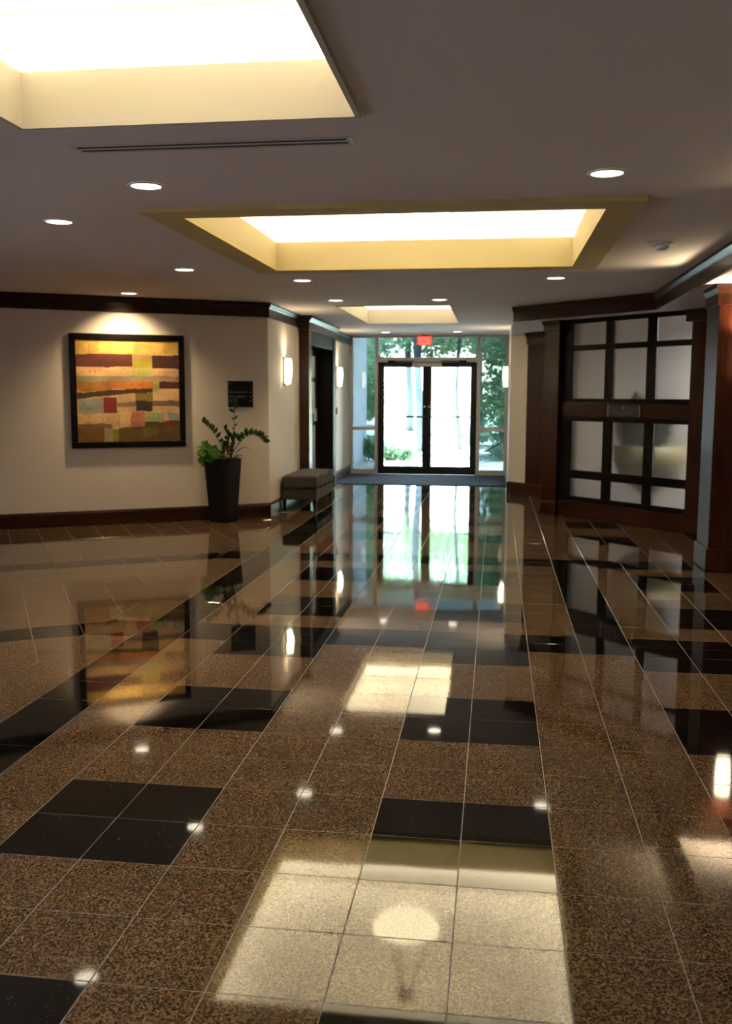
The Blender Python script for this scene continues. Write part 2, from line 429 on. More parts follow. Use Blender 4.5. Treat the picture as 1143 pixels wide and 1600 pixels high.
# frames whose +y faces the room: travel direction chosen so that left side is the room
LFR = frame(W1O.x, W1O.y, W1D.x, W1D.y)           # corner -> left; +y = left of travel
if Vector((LFR[0][1], LFR[1][1])).dot(Vector((.5, -.86))) < 0: raise Exception('w1')
wallbox('wall_left', LFR, 7.7, s0=-.031, label='cream textured wall with the abstract painting')
crown('trim_1', LFR, -.031, 7.5, 'dark wood crown moulding above the painting wall', mit0=.58)
base('baseboard_left', LFR, -.031, 7.5, 'dark wood baseboard under the painting wall', mit0=.58)
XL = -2.66
RFR = frame(XL, 14.45, 0, -1)                      # travel toward camera along -y; left of travel = +x
def yl(y): return 14.45 - y
wl_ = MB().box(0, yl(11.9), -.16, 0, 0, WH).box(yl(9.95), yl(7.966), -.16, 0, 0, WH).box(yl(11.9), yl(9.95), -.16, 0, 2.2, WH)
struct(wl_.build('wall_corridor_left', M['wall'], mw=RFR), 'cream corridor wall on the left with wall lamps')
crown('trim_2', RFR, yl(9.80), yl(7.966), 'dark wood crown moulding on the corridor wall above the bench', mit1=.58)
crown('trim_3', RFR, 0, yl(12.06), 'dark wood crown moulding beside the glass entrance')
base('baseboard_corridor_left', RFR, yl(9.80), yl(7.966), 'dark wood baseboard behind the bench', mit1=.58)
base('baseboard_entrance_left', RFR, 0, yl(12.06), 'dark wood baseboard beside the glass entrance')
# tenant doorway on the left
ds = struct(empty('door_3', at(0, 0, 0)), 'dark wood doorway with glazed door between the two left wall lamps')
MB().box(XL-.14, -2.52, 9.80, 10.0, 0, 2.44).build('casing', M['wood'], ds, bevel=.006)
MB().box(XL-.14, -2.52, 11.80, 12.05, 0, 2.44).build('casing', M['ebony'], ds, bevel=.006)
MB().box(-2.535, -2.50, 9.78, 10.02, 0, .2).build('plinth', M['wood'], ds, bevel=.004)
MB().box(-2.535, -2.50, 11.78, 12.07, 0, .2).build('plinth', M['wood'], ds, bevel=.004)
MB().box(XL-.14, -2.53, 10.0, 11.8, 2.2, 2.44).build('header', M['ebony'], ds, bevel=.006)
b_ = MB(); prof = [(XL, ZS-.02), (-2.505, ZS-.02), (-2.505, 2.50), (-2.485, 2.53), (-2.465, 2.555), (-2.465, ZC-.001), (XL, ZC-.001)]
b_.rings([[(p[0], 9.75, p[1]) for p in prof], [(p[0], 12.1, p[1]) for p in prof]]); b_.build('cornice', M['wood'], ds)
XD = -2.79
def dbox(nm, y0, y1, z0, z1, m, dx0=-.02, dx1=.02, par=ds, bev=.003): return MB().box(XD+dx0, XD+dx1, y0, y1, z0, z1).build(nm, m, par, bevel=bev)
leaf = dbox('leaf_frame', 11.66, 11.8, 0, 2.2, M['ebony'])
dbox('stile', 10.9, 11.02, 0, 2.2, M['ebony']); dbox('stile', 10.0, 10.1, 0, 2.2, M['ebony'])
for z0, z1 in ((0, .22), (1.02, 1.2), (1.70, 1.76), (2.10, 2.2)): dbox('rail', 10.1, 11.7, z0, z1, M['ebony'], -.018, .018)
for y0, y1 in ((10.1, 10.9), (11.02, 11.66)):
    for z0, z1 in ((.22, 1.02), (1.2, 1.70), (1.76, 2.10)): dbox('pane', y0, y1, z0, z1, M['frost'], -.004, .004, bev=0)
hd = MB().box(XD+.02, XD+.026, 11.05, 11.13, .95, 1.12).build('handle', M['chrome'], ds)
MB().tube([(XD+.026, 11.09, 1.04), (XD+.075, 11.09, 1.04), (XD+.08, 10.99, 1.04)], .012, 8).build('lever', M['chrome'], hd)
dbox('notice_holder', 11.4, 11.62, 1.08, 1.28, M['white'], .02, .035)
# office behind the left doorway
struct(MB().box(-4.2, -4.1, 9.2, 12.6, 0, WH).box(-4.2, XL-.16, 9.1, 9.2, 0, WH).box(-4.2, XL-.16, 12.6, 12.7, 0, WH).build('wall_left_office', M['wall']))
struct(MB().box(-9, -8.9, -6, -5.5, 0, WH).box(-9, -8.9, 1.5, 6.5, 0, WH).box(-9, -8.9, -5.5, 1.5, 2.45, WH).build('wall_far_left', M['wall']))
struct(MB().box(-9, 6.2, -6.1, -6, 0, WH).build('wall_back', M['wall']))
struct(MB().box(6.1, 6.2, -6, 14.45, 0, WH).build('wall_right', M['wall']))
wb = struct(empty('fill_window', at(-8.95, 0, 0)))  # unseen window added to let in fill daylight for the ceiling
for i in range(5):
    y0_ = -5.5+1.4*i
    MB().box(-.03, .03, y0_, y0_+1.4, 2.38, 2.45).box(-.03, .03, y0_, y0_+1.4, 0, .08).box(-.03, .03, y0_-.03, y0_+.03, 0, 2.45).build('frame', M['alum'], wb)
    MB().box(-.004, .004, y0_+.03, y0_+1.4-.03, .08, 2.38).build('pane', M['fillglass'], wb)
struct(MB().box(-20, -9.1, -14, 12, -.2, -.02).build('side_terrace', M['conc']))

# right side: corridor wall, angled wall, soffit
CR = .291
struct(MB().box(CR, CR+.14, 11.5, 14.45, 0, WH).build('wall_corridor_right', M['wall']), 'cream corridor wall right of the entrance')
w4 = frame(CR+.0, 11.5, -PD.x, -PD.y)    # reversed so that left is ... lobby side
W4F = frame(CR + PD.x*2.6, 11.5 + PD.y*2.6, -PD.x, -PD.y)
if Vector((W4F[0][1], W4F[1][1])).dot(PN) < 0: raise Exception('w4')
wallbox('wall_angled_right', W4F, 2.6, h=ZS, label='narrow cream angled wall right of the entrance')
base('baseboard_angled_right', W4F, 1.9, 2.6, 'dark baseboard of the narrow angled wall')
bR = frame(CR, 11.5, 0, 1)  # +y = -x = corridor
base('baseboard_corridor_right', bR, 0, 2.95, 'dark baseboard right of the entrance doors')
BM = [Vector((CR, 11.5)), Vector((CR, 8.83)), Vector((1.775, 7.264)), Vector((1.745, 3.5)), Vector((1.745, -6)), Vector((6.1, -6)), Vector((6.1, 14.4)), Vector((CR+.1, 14.4)), Vector((CR+.1, 11.5))]
struct(MB().prism([tuple(p) for p in BM], ZS, ZC).build('ceiling_soffit', M['drywall']), 'lower soffit over the right-hand bay')
def seg(name, a, b, lab, **k):
    d = (b-a); fr = frame(a.x, a.y, d.x, d.y); return crown(name, fr, 0, d.length, lab, z0=ZS-.012, z1=ZC-.001, **k)
# travel order so that lobby is on the left: going from near to far on the right side
seg('trim_4', BM[4], BM[2], 'dark wood crown beam along the right edge of the ceiling', mit1=-.40)
seg('trim_5', BM[2], BM[1], 'dark wood crown beam angled toward the entrance', mit0=-.40, mit1=0)

# angled frosted-glass partition
PF = frame(PA.x + PD.x*3.2, PA.y + PD.y*3.2, -PD.x, -PD.y)    # local x: 0 at right end -> 3.2 at A ; +y = lobby
def px(s): return 3.2 - s
gp = tag(empty('glass_partition', PF), 'dark framed partition of twelve frosted panes on the right', 'partition')
def pbox(nm, s0, s1, z0, z1, y0, y1, m, par=gp, bev=.004): return MB().box(px(s1), px(s0), y0, y1, z0, z1).build(nm, m, par, bevel=bev)
cols = [(.155, .675), (.80, 1.285), (1.41, 1.885)]
rws = [(.255, .48), (.58, 1.185), (1.46, 2.04), (2.105, 2.365)]
pbox('sill', 0.0, 3.2, 0, .20, -.06, .03, M['woodh'])
pbox('bottom_rail', 0.0, 1.9, .20, .255, -.05, .0, M['ebony'])
pbox('rail', 0.0, 1.9, .48, .58, -.05, .0, M['ebony'])
pbox('rail', 0.0, 1.9, 1.185, 1.235, -.05, .0, M['ebony'])
pbox('wood_band', 0.0, 1.9, 1.235, 1.41, -.05, .004, M['woodh'])
pbox('rail', 0.0, 1.9, 1.41, 1.46, -.05, .0, M['ebony'])
pbox('rail', 0.0, 1.9, 2.04, 2.105, -.05, .0, M['ebony'])
pbox('top_rail', 0.0, 1.9, 2.365, ZS-.001, -.05, .0, M['ebony'])
for s0, s1 in ((0, .155), (.675, .80), (1.285, 1.41)):
    for z0, z1 in rws: pbox('mullion', s0, s1, z0, z1, -.05, -.002, M['ebony'])
for s0, s1 in cols:
    for z0, z1 in rws: pbox('pane', s0, s1, z0, z1, -.030, -.022, M['frost'], bev=0)
pbox('end_pilaster', 1.895, 3.2, .20, ZS-.001, -.08, .02, M['wood'])
pbox('pilaster_cap', 1.83, 3.2, 2.29, ZS-.001, -.04, .05, M['wood'])
def pilaster(nm, mw, w, d, lab, h=ZS-.002, cap=.17, bs=.17, m='wood'):
    t = tag(empty(nm, mw), lab, 'pilaster')
    MB().box(0, w, 0, d, bs, h-cap).build('shaft', M[m], t, bevel=.005)
    MB().box(-.02, w+.02, -.02, d+.02, 0, bs).build('plinth', M[m], t, bevel=.008)
    c = .025
    MB().rings([[(-a, -a, z), (w+a, -a, z), (w+a, d+a, z), (-a, d+a, z)] for a, z in ((c*.6, h-cap), (c*.6, h-cap*.45), (c*1.3, h-cap*.2), (c*1.3, h))]).build('capital', M[m], t, bevel=.003)
    return t
PFA = frame(PA.x, PA.y, -PD.x, -PD.y)
pilaster('wood_pilaster', PFA @ Matrix.Translation((0.01, -.30, 0)), .25, .36, 'dark wood pilaster at the left end of the frosted partition', cap=.12)
pilaster('wood_pilaster', W4F @ Matrix.Translation((1.75, .022, 0)), .40, .06, 'dark wood pilaster beside the narrow cream wall near the entrance')
struct(MB().box(0, .08, 0, 2.0, 0, ZS).build('wall_partition_return', M['wall'], mw=frame(PA.x+.05, PA.y+.28, .0, 1) @ Matrix.Rotation(-PI/2, 4, 'Z')))
struct(MB().box(0, 2.6, -.1, 0, 0, ZS).build('wall_tenant_room', M['wall'], mw=frame(CR + PD.x*4.9, 11.5+PD.y*4.9, -PD.x, -PD.y)))
# square column
column = pilaster('wood_column', at(1.905, 4.96, 0), .42, .46, 'square dark wood column at the right edge with a wall lamp', bs=.20)
column['category'] = 'column'

# unseen column and lamp added for warm ceiling glow, beyond the right edge
c2 = struct(empty('fill_column', at(1.905, 1.75, 0)))
MB().box(0, .36, 0, .46, 0, ZS-.002).build('shaft', M['wood'], c2, bevel=.005)
MB().box(.118, .242, -.09, -.001, 1.64, 1.96).build('fill_shade', M['shade'], c2, bevel=.02)
l_ = bpy.data.lights.new('column_fill_up', 'SPOT'); l_.energy = 24; l_.color = (1, .78, .46); l_.spot_size = 2.3; l_.spot_blend = .8; l_.shadow_soft_size = .03
o_ = bpy.data.objects.new('column_fill_up', l_); COL.objects.link(o_); o_.parent = c2; o_.location = (.18, -.06, 1.985); o_.rotation_euler = (PI, 0, 0)

# ------------------------------------------------------------------ tenant room behind the frosted glass
ra = bpy.data.lights.new('office_lamp', 'AREA'); ra.energy = 115; ra.size = .8; ra.color = (.93, .97, 1)
ro = bpy.data.objects.new('office_lamp', ra); COL.objects.link(ro); lo_ = bpy.data.lights.new('left_pane_fill', 'AREA'); lo_.energy = 45; lo_.size = .8; lo_.color = (1, .97, .92)
lob = bpy.data.objects.new('left_pane_fill', lo_); COL.objects.link(lob); lob.location = (-3.4, 10.9, 2.5)  # unseen lamp added so the left door's panes glow
ro.location = (*(PA + PD*2.3 - PN*.75), 2.38)

# ------------------------------------------------------------------ entrance
YE = 14.45
XS = [-2.655, -2.60, -2.18, -2.12, -.28, -.215, .235, .288]
en = struct(empty('window_1', at(0, YE, 0)), 'aluminium framed glass entrance surround with tinted sidelights and transom')
def ebox(nm, x0, x1, z0, z1, m, y0=-.05, y1=.05, par=en, bev=.003): return MB().box(x0, x1, y0, y1, z0, z1).build(nm, m, par, bevel=bev)
for a, b in ((XS[0], XS[1]), (XS[2], XS[3]), (XS[4], XS[5]), (XS[6], XS[7])): ebox('mullion', a, b, 0, ZC-.001, M['alum'])
for a, b in ((XS[1], XS[2]), (XS[5], XS[6])):
    ebox('rail', a, b, 0, .10, M['alum']); ebox('rail', a, b, .84, .90, M['alum']); ebox('rail', a, b, 2.555, ZC-.001, M['alum'])
    ebox('pane', a, b, .10, .84, M['tint'], -.004, .004, bev=0); ebox('pane', a, b, .90, 2.555, M['tint'], -.004, .004, bev=0)
ebox('transom_bar', XS[3], XS[4], 2.105, 2.19, M['alum']); ebox('rail', XS[3], XS[4], 2.555, ZC-.001, M['alum'])
ebox('pane', XS[3], XS[4], 2.19, 2.555, M['tint'], -.004, .004, bev=0)
def text(body, size, name, mat_, parent, mw, extrude=.002, align='CENTER'):
    cu = bpy.data.curves.new(name, 'FONT'); cu.body = body; cu.size = size; cu.extrude = extrude; cu.align_x = align
    tmp = bpy.data.objects.new('tmp', cu); COL.objects.link(tmp)
    dg = bpy.context.evaluated_depsgraph_get(); me = bpy.data.meshes.new_from_object(tmp.evaluated_get(dg))
    bpy.data.objects.remove(tmp); bpy.data.curves.remove(cu)
    me.materials.clear(); me.materials.append(mat_); me.name = name
    o = bpy.data.objects.new(name, me); COL.objects.link(o); o.parent = parent; o.matrix_local = mw; return o
# street number on the outside of the transom (reads right from outside)
text('2301', .20, 'street_number', M['blackmetal'], en, Matrix.Translation((-1.18, .010, 2.215)) @ Matrix.Rotation(PI, 4, 'Z') @ Matrix.Rotation(PI/2, 4, 'X'))
def door(nm, x0, x1, hinge, lab):
    d = struct(empty(nm, at(0, YE, 0)), lab)
    st = .115
    gx0, gx1 = (x0+st, x1-.085) if hinge < 0 else (x0+.085, x1-st)
    dbx = lambda n, a, b, c, e, m=M['blackmetal'], y0=-.024, y1=.024, bv=.004, par=d: MB().box(a, b, y0, y1, c, e).build(n, m, par, bevel=bv)
    dbx('stile', x0, gx0, .012, 2.104); dbx('stile', gx1, x1, .012, 2.104)
    dbx('bottom_rail', gx0, gx1, .012, .165); dbx('top_rail', gx0, gx1, 2.008, 2.104)
    if hinge < 0: dbx('astragal', x1-.03, x1+.03, .012, 2.104, y0=.024, y1=.032, bv=.002)
    dbx('pane', gx0, gx1, .165, 2.008, M['glass'], -.004, .004, 0)
    b = MB().tube([(gx0-.05, -.075, 1.095), (gx1+.05, -.075, 1.095)], .017, 10).build('push_bar', M['bronze'], d)
    for xx in (gx0-.045, gx1+.045): MB().box(xx-.02, xx+.02, -.08, -.022, 1.075, 1.115).build('bracket', M['blackmetal'], b)
    cx = x0+.26 if hinge < 0 else x1-.26
    c = MB().box(cx-.14, cx+.14, -.10, -.026, 2.03, 2.10).build('closer', M['blackmetal'], d, bevel=.012)
    MB().box(cx-.07, cx+.07, -.085, -.03, 2.10, 2.135).build('closer_cover', M['blackmetal'], c, bevel=.01)
    MB().tube([(cx, -.09, 2.115), (cx-.22*hinge*-1*-1, -.16, 2.115), (cx-.40*hinge*-1*-1, -.055, 2.12)], .009, 6).build('closer_arm', M['blackmetal'], c)
    cy_ = MB().lathe([(.022, 0), (.022, .02), (.015, .024)], 14).build('lock_cylinder', M['chrome'], d)
    cy_.matrix_local = Matrix.Translation(((gx1+x1)/2 if hinge < 0 else (gx0+x0)/2, -.024, 1.28)) @ Matrix.Rotation(PI/2, 4, 'X')
    if hinge > 0: dbx('lock_plate', -1.48, -.93, 2.025, 2.09, M['alum'], -.055, -.026)
    return d
door('door_1', -2.1195, -1.2003, -1, 'left black metal glass entrance door with push bar')
door('door_2', -1.1997, -.2805, 1, 'right black metal glass entrance door with push bar')
# exit sign
ex = tag(empty('exit_sign', at(-1.245, 14.28, 2.405)), 'red lit exit sign hanging above the entrance doors', 'exit sign')
MB().box(-.15, .15, -.02, .02, 0, .165).build('housing', M['alum'], ex, bevel=.005)
MB().box(-.125, .125, -.024, -.02, .015, .155).build('red_panel', M['redlit'], ex)
text('EXIT', .135, 'lettering', mat('exit_letter', (.30,.05,.06), .5, emis=(1,.2,.2), estr=.35), ex, Matrix.Translation((0, -.026, .040)) @ Matrix.Rotation(PI/2, 4, 'X'))
MB().box(-.06, .06, -.018, .018, .165, ZC-2.405-.0005).build('mount', M['blackmetal'], ex)

# ------------------------------------------------------------------ painting
def lin(c): return srgb(*c)
def art_mesh(w, h, N=150):
    R = [(85,100,1040,235,(200,158,78)),(300,100,620,225,(222,185,92)),(85,235,600,352,(88,38,24)),(600,238,785,290,(168,135,75)),(600,290,785,362,(172,160,48)),
         (785,240,1040,366,(64,30,20)),(85,355,600,435,(214,168,118)),(785,366,1040,440,(214,168,118)),(600,362,785,437,(186,178,100)),(85,435,1040,488,(146,136,102)),
         (700,450,1040,488,(168,128,92)),(85,488,400,575,(160,108,42)),(400,488,785,560,(196,112,48)),(785,478,845,582,(165,158,88)),(845,488,1040,556,(70,30,22)),
         (785,582,1040,668,(204,165,112)),(100,645,325,790,(148,145,128)),(325,635,450,778,(118,30,12)),(450,612,620,775,(196,158,112)),(450,680,620,722,(128,105,88)),
         (620,590,785,668,(124,100,42)),(620,668,785,768,(50,26,24)),(785,668,1040,722,(108,86,70)),(785,722,1040,775,(196,156,108)),(100,785,575,882,(214,172,116)),
         (400,880,575,918,(205,165,110)),(575,775,710,922,(178,108,76)),(710,778,885,866,(148,152,98)),(885,778,920,862,(205,150,110)),(920,780,1040,852,(130,146,132)),
         (100,880,400,918,(128,92,62)),(885,858,1040,920,(108,48,22)),(710,866,885,928,(72,62,14)),(100,918,330,1055,(118,78,16)),(330,920,410,1055,(148,138,90)),
         (410,930,460,1055,(118,118,32)),(460,918,1040,1055,(96,70,12)),(690,925,830,1000,(105,92,22))]
    def rnd(i, j, s): 
        q = math.sin(i*127.1*s+j*311.7*s+s*7.7)*43758.5453; return q-math.floor(q)
    def vn(x, y, s):
        i, j = math.floor(x), math.floor(y); fx, fy = x-i, y-j; fx = fx*fx*(3-2*fx); fy = fy*fy*(3-2*fy)
        return (rnd(i,j,s)*(1-fx)+rnd(i+1,j,s)*fx)*(1-fy)+(rnd(i,j+1,s)*(1-fx)+rnd(i+1,j+1,s)*fx)*fy
    b = MB(); cols_ = []
    for j in range(N):
        for i in range(N):
            u, v_ = (i+.5)/N, (j+.5)/N
            X = 85 + u*955; Y = 100 + v_*955
            X2 = X + (vn(u*14, v_*14, 1.3)-.5)*16; Y2 = Y + (vn(u*13, v_*13, 2.1)-.5)*14 + (u-.5)*8
            c = (208, 166, 114)
            for x0, y0, x1, y1, cc in R:
                if x0 <= X2 < x1 and y0 <= Y2 < y1: c = cc
            if 85 <= X2 < 785:            # slanted dark wedge
                t = (X2-85)/700; lo = 588-40*t; hi = 645-60*t
                if lo < Y2 < hi: c = (62, 46, 18)
            k = .72 + .5*vn(u*9+3, v_*18, 3.3) + .22*(vn(u*45, v_*60, 4.4)-.5)
            if vn(u*60, v_*16, 5.9) > .9: k *= .72
            l = lin(c); cols_.append(tuple(min(1, l[q]*k*.95) for q in range(3))+(1,))
            x0, x1, z0, z1 = -w/2+w*i/N, -w/2+w*(i+1)/N, h-h*(j+1)/N, h-h*j/N
            b.v += [(x0,0,z0),(x1,0,z0),(x1,0,z1),(x0,0,z1)]; n = len(b.v)-4; b.f.append((n, n+1, n+2, n+3))
    b.box(-w/2, w/2, .002, .03, 0, h)
    me = bpy.data.meshes.new('canvas'); me.from_pydata(b.v, [], b.f); me.update()
    ca = me.color_attributes.new('Col', 'FLOAT_COLOR', 'CORNER')
    for fi, p in enumerate(me.polygons):
        c = cols_[fi] if fi < len(cols_) else (.2,.14,.08,1)
        for li in p.loop_indices: ca.data[li].color = c
    return me
am = mat('painted_canvas', (.5,.4,.3), .5); nt = am.node_tree
an = nt.nodes.new('ShaderNodeVertexColor'); an.layer_name = 'Col'; nt.links.new(an.outputs[0], nt.nodes['Principled BSDF'].inputs['Base Color'])
# picture faces local -y, so build frame whose -y is lobby
def on_w1(s, out=0, z=0):       # local x runs left->right as seen from the lobby, -y toward the viewer
    p = W1O + W1D*s + W1N*out
    M_ = Matrix.Identity(4); M_[0][0], M_[1][0] = -W1D.x, -W1D.y; M_[0][1], M_[1][1] = -W1N.x, -W1N.y; M_[0][3], M_[1][3], M_[2][3] = p.x, p.y, z
    return M_
pw = 1.285; fwid = .068
pa = tag(empty('framed_painting', on_w1(1.637, .035, .888)), 'large framed abstract painting of red, cream and olive colour blocks', 'painting')
me = art_mesh(pw-2*fwid+.01, pw-2*fwid+.01); me.materials.append(am)
cv = bpy.data.objects.new('canvas', me); COL.objects.link(cv); cv.parent = pa; cv.location = (0, 0, fwid-.005)
for q in ((-pw/2, pw/2, 0, fwid), (-pw/2, pw/2, pw-fwid, pw)): MB().box(q[0], q[1], -.02, .034, q[2], q[3]).build('frame_rail', M['ebony'], pa, bevel=.008)
for q in ((-pw/2, -pw/2+fwid), (pw/2-fwid, pw/2)): MB().box(q[0], q[1], -.02, .034, fwid, pw-fwid).build('frame_rail', M['ebony'], pa, bevel=.008)
# directory sign
sg = tag(empty('directory_sign', on_w1(.322, .02, 1.34)), 'square black directory sign above the potted plant', 'sign')
MB().box(-.163, .163, -.002, .018, 0, .325).build('backing', M['alum'], sg, bevel=.002)
MB().box(-.153, .153, -.008, -.002, .008, .317).build('plaque', mat('black_plaque', (.008,.006,.006), .6, spec=.15), sg, bevel=.001)
LT = mat('grey_print', (.16,.15,.14), .6)
for z, ws in ((.178, (.055, .06, .035, .03)), (.125, (.05, .012, .075, .025)), (.072, (.035, .05))):
    x = -.138
    for wd in ws:
        MB().box(x, x+wd, -.0088, -.008, z, z+.013).build('print_mark', LT, sg); x += wd+.012
    MB().box(.115, .137, -.0088, -.008, z, z+.013).build('print_mark', LT, sg)
MB().lathe([(.009, 0), (.009, .001)], 12).build('emblem', LT, sg).matrix_local = Matrix.Translation((-.132, -.008, .288)) @ Matrix.Rotation(PI/2, 4, 'X')
# suite sign on the partition
ss = tag(empty('suite_sign', PF @ Matrix.Translation((px(1.0), .004, 1.252)) @ Matrix.Rotation(PI, 4, 'Z')), 'small black suite sign on the wooden band of the frosted partition', 'sign')
MB().box(-.24, .24, -.012, 0, 0, .137).build('backing', M['bronze'], ss, bevel=.002)
MB().box(-.228, .228, -.016, -.012, .008, .129).build('plaque', mat('black_plaque_b', (.01,.009,.012), .3), ss)
for x in (-.236, .228): MB().box(x, x+.008, -.018, -.012, .0, .137).build('edge', M['chrome'], ss)
L2 = mat('dim_print', (.07,.06,.065), .6)
for q in ((-.205,-.045,.100,.106),(.045,.205,.100,.106),(-.205,.205,.068,.073)): MB().box(q[0], q[1], -.0168, -.016, q[2], q[3]).build('print_line', L2, ss)
for i in range(7): MB().box(-.15+i*.042, -.15+i*.042+.03, -.0168, -.016, .022, .056).build('print_mark', L2, ss)
MB().lathe([(.018, 0), (.018, .001)], 14).build('emblem', LT, ss).matrix_local = Matrix.Translation((0, -.016, .103)) @ Matrix.Rotation(PI/2, 4, 'X')

# ------------------------------------------------------------------ wall lamps
def sconce(mw, lab, up=16):
    """origin on the wall, local -y into the room"""
    t = tag(empty('wall_sconce', mw), lab, 'wall lamp', 'opal glass wall lamps')
    MB().box(-.062, .062, -.014, -.001, -.02, .335).build('backplate', M['bronze'], t, bevel=.004)
    prof_ = [(.058, .054, .0), (.064, .057, .04), (.076, .061, .11), (.082, .063, .18), (.080, .063, .25), (.072, .060, .32)]
    r_ = []
    for d, w, z in prof_:
        r_.append([(w*math.cos(a), -.016-d*(math.sin(a)**.7 if math.sin(a) > 0 else 0)-.012, z) for a in [PI*i/12 for i in range(13)]])
    MB().rings(r_, True, True).build('shade', M['shade'], t, smooth=False)
    MB().box(-.045, .045, -.045, -.014, -.028, 0).build('cap', M['chrome'], t, bevel=.006)
    l = bpy.data.lights.new('sconce_up', 'SPOT'); l.energy = up; l.color = (1, .80, .50); l.spot_size = 2.7; l.spot_blend = .9; l.shadow_soft_size = .09
    o = bpy.data.objects.new('sconce_up', l); COL.objects.link(o); o.parent = t; o.location = (0, -.06, .345); o.rotation_euler = (PI, 0, 0)
    return t
def facing(x, y, z, nx, ny):
    M_ = Matrix.Identity(4); M_[0][1], M_[1][1] = -nx, -ny; M_[0][0], M_[1][0] = -ny, nx; M_[0][3], M_[1][3], M_[2][3] = x, y, z; return M_
sconce(facing(XL, 8.83, 1.64, 1, 0), 'lit opal wall lamp above the bench')
sconce(facing(XL, 12.95, 1.64, 1, 0), 'lit opal wall lamp above the red fire alarm pull')
sconce(facing(CR, 12.5, 1.64, -1, 0), 'lit opal wall lamp on the right wall beside the entrance')
sconce(facing(2.115, 4.96, 1.64, 0, -1), 'lit opal wall lamp on the square wood column', 140)
# fire alarm pull
fa = tag(empty('fire_alarm_pull', facing(XL, 12.78, 1.16, 1, 0)), 'small red fire alarm pull station on the wall by the entrance', 'fire alarm')
MB().box(-.05, .05, -.045, 0, 0, .12).build('body', M['red'], fa, bevel=.006)
MB().box(-.035, .035, -.06, -.045, .03, .055).build('pull_handle', M['white'], fa, bevel=.004)
sw = tag(empty('wall_plate', facing(CR, 11.75, 1.36, -1, 0)), 'small switch plate on the right wall near the entrance', 'switch')
MB().box(-.038, .038, -.008, 0, 0, .118).build('plate', M['white'], sw, bevel=.003)
MB().box(-.012, .012, -.014, -.008, .04, .078).build('toggle', M['white'], sw)

# ------------------------------------------------------------------ ceiling fittings
dl = [(-1.764,1.599,'beside the near ceiling vent'),(-2.699,2.535,'nearest the left edge of the view'),(-2.658,4.884,'left of the square recess, over the angled bay'),
      (-3.904,6.718,'washing the painting wall'),(-1.786,5.784,'behind the far left corner of the square recess'),(-1.789,7.717,'at the near left corner of the far recess'),
      (-.587,7.769,'at the near right corner of the far recess'),(.617,5.85,'behind the far right corner of the square recess'),(.609,1.599,'largest, in front of the square recess on the right'),
      (-1.864,13.389,'close to the entrance on the left'),(-.609,13.332,'close to the entrance on the right')]
for x, y, w in dl:
    t = tag(empty('downlight', at(x, y, ZC)), 'round recessed ceiling downlight '+w, 'downlight', 'recessed ceiling downlights')
    MB().lathe([(.098, -.001), (.098, -.005), (.088, -.008), (.080, -.006), (.078, -.001)], 32, False, False).build('trim_ring', M['alum'], t, smooth=True)
    MB().lathe([(.079, -.0015), (.079, -.003)], 32).build('lens', M['lens'], t)
    wash = y == 6.718
    l = bpy.data.lights.new('downlight_beam', 'SPOT'); l.energy = 120 if wash else (12 if y > 13 else (95 if x < -2 else 52)); l.color = (1, .73, .41); l.spot_size = math.radians(112 if wash else 92); l.spot_blend = .95 if wash else .6; l.shadow_soft_size = .06
    o = bpy.data.objects.new('downlight_beam', l); COL.objects.link(o); o.parent = t; o.location = (0, 0, -.03)
    if wash:
        d = Vector((-W1N.x*.42, -W1N.y*.42, -1)); o.rotation_euler = d.to_track_quat('-Z', 'Y').to_euler()
vt = tag(empty('linear_diffuser', at(-1.18, .842, ZC)), 'long narrow slot air diffuser on the ceiling', 'air vent')
MB().box(-.61, .61, -.048, .048, -.002, -.0005).build('backing', M['darkgap'], vt)
for y0, y1 in ((-.060, -.044), (-.009, .009), (.044, .060)): MB().box(-.62, .62, y0, y1, -.005, -.0005).build('slat', M['alum'], vt)
for x0, x1 in ((-.635, -.61), (.61, .635)): MB().box(x0, x1, -.060, .060, -.005, -.0005).build('end_cap', M['alum'], vt)
sd = tag(empty('smoke_detector', at(1.245, 3.85, ZC)), 'small round smoke detector on the ceiling near the right beam', 'smoke detector')
MB().lathe([(.078, -.0005), (.078, -.018), (.068, -.024)], 28).build('base', M['white'], sd)
MB().lathe([(.05, -.024), (.046, -.045), (.028, -.056), (.012, -.058)], 24).build('sensor', M['white'], sd)

# ------------------------------------------------------------------ bench
be = tag(empty('upholstered_bench', at(-2.405, 9.17, 0)), 'grey-brown upholstered bench against the corridor wall', 'bench')
hw, hl = .232, .64
def softbox(x0, x1, y0, y1, z0, z1): return MB().box(x0, x1, y0, y1, z0, z1)
softbox(-hw, hw, -hl, hl, .285, .46).build('cushion', M['fabric'], be, bevel=.04, smooth=False).modifiers['bevel'].segments = 4
softbox(-hw+.003, hw-.003, -hl+.003, hl-.003, .15, .284).build('apron', M['fabric'], be, bevel=.012)
for y in (-.32, 0, .32): MB().box(-hw-.001, hw+.0015, y-.003, y+.003, .16, .455).build('seam', M['fabric'], be)
MB().box(-hw-.001, hw+.001, -hl-.001, hl+.001, .282, .287).build('piping', M['fabric'], be)
for sx in (-1, 1):
    for sy in (-1, 1):
        cx_, cy_ = sx*(hw-.035), sy*(hl-.04)
        MB().rings([[(cx_+a*r, cy_+b*r, z) for a, b in ((-1,-1),(1,-1),(1,1),(-1,1))] for r, z in ((.014, 0), (.026, .15))]).build('leg', M['ebony'], be, bevel=.002)

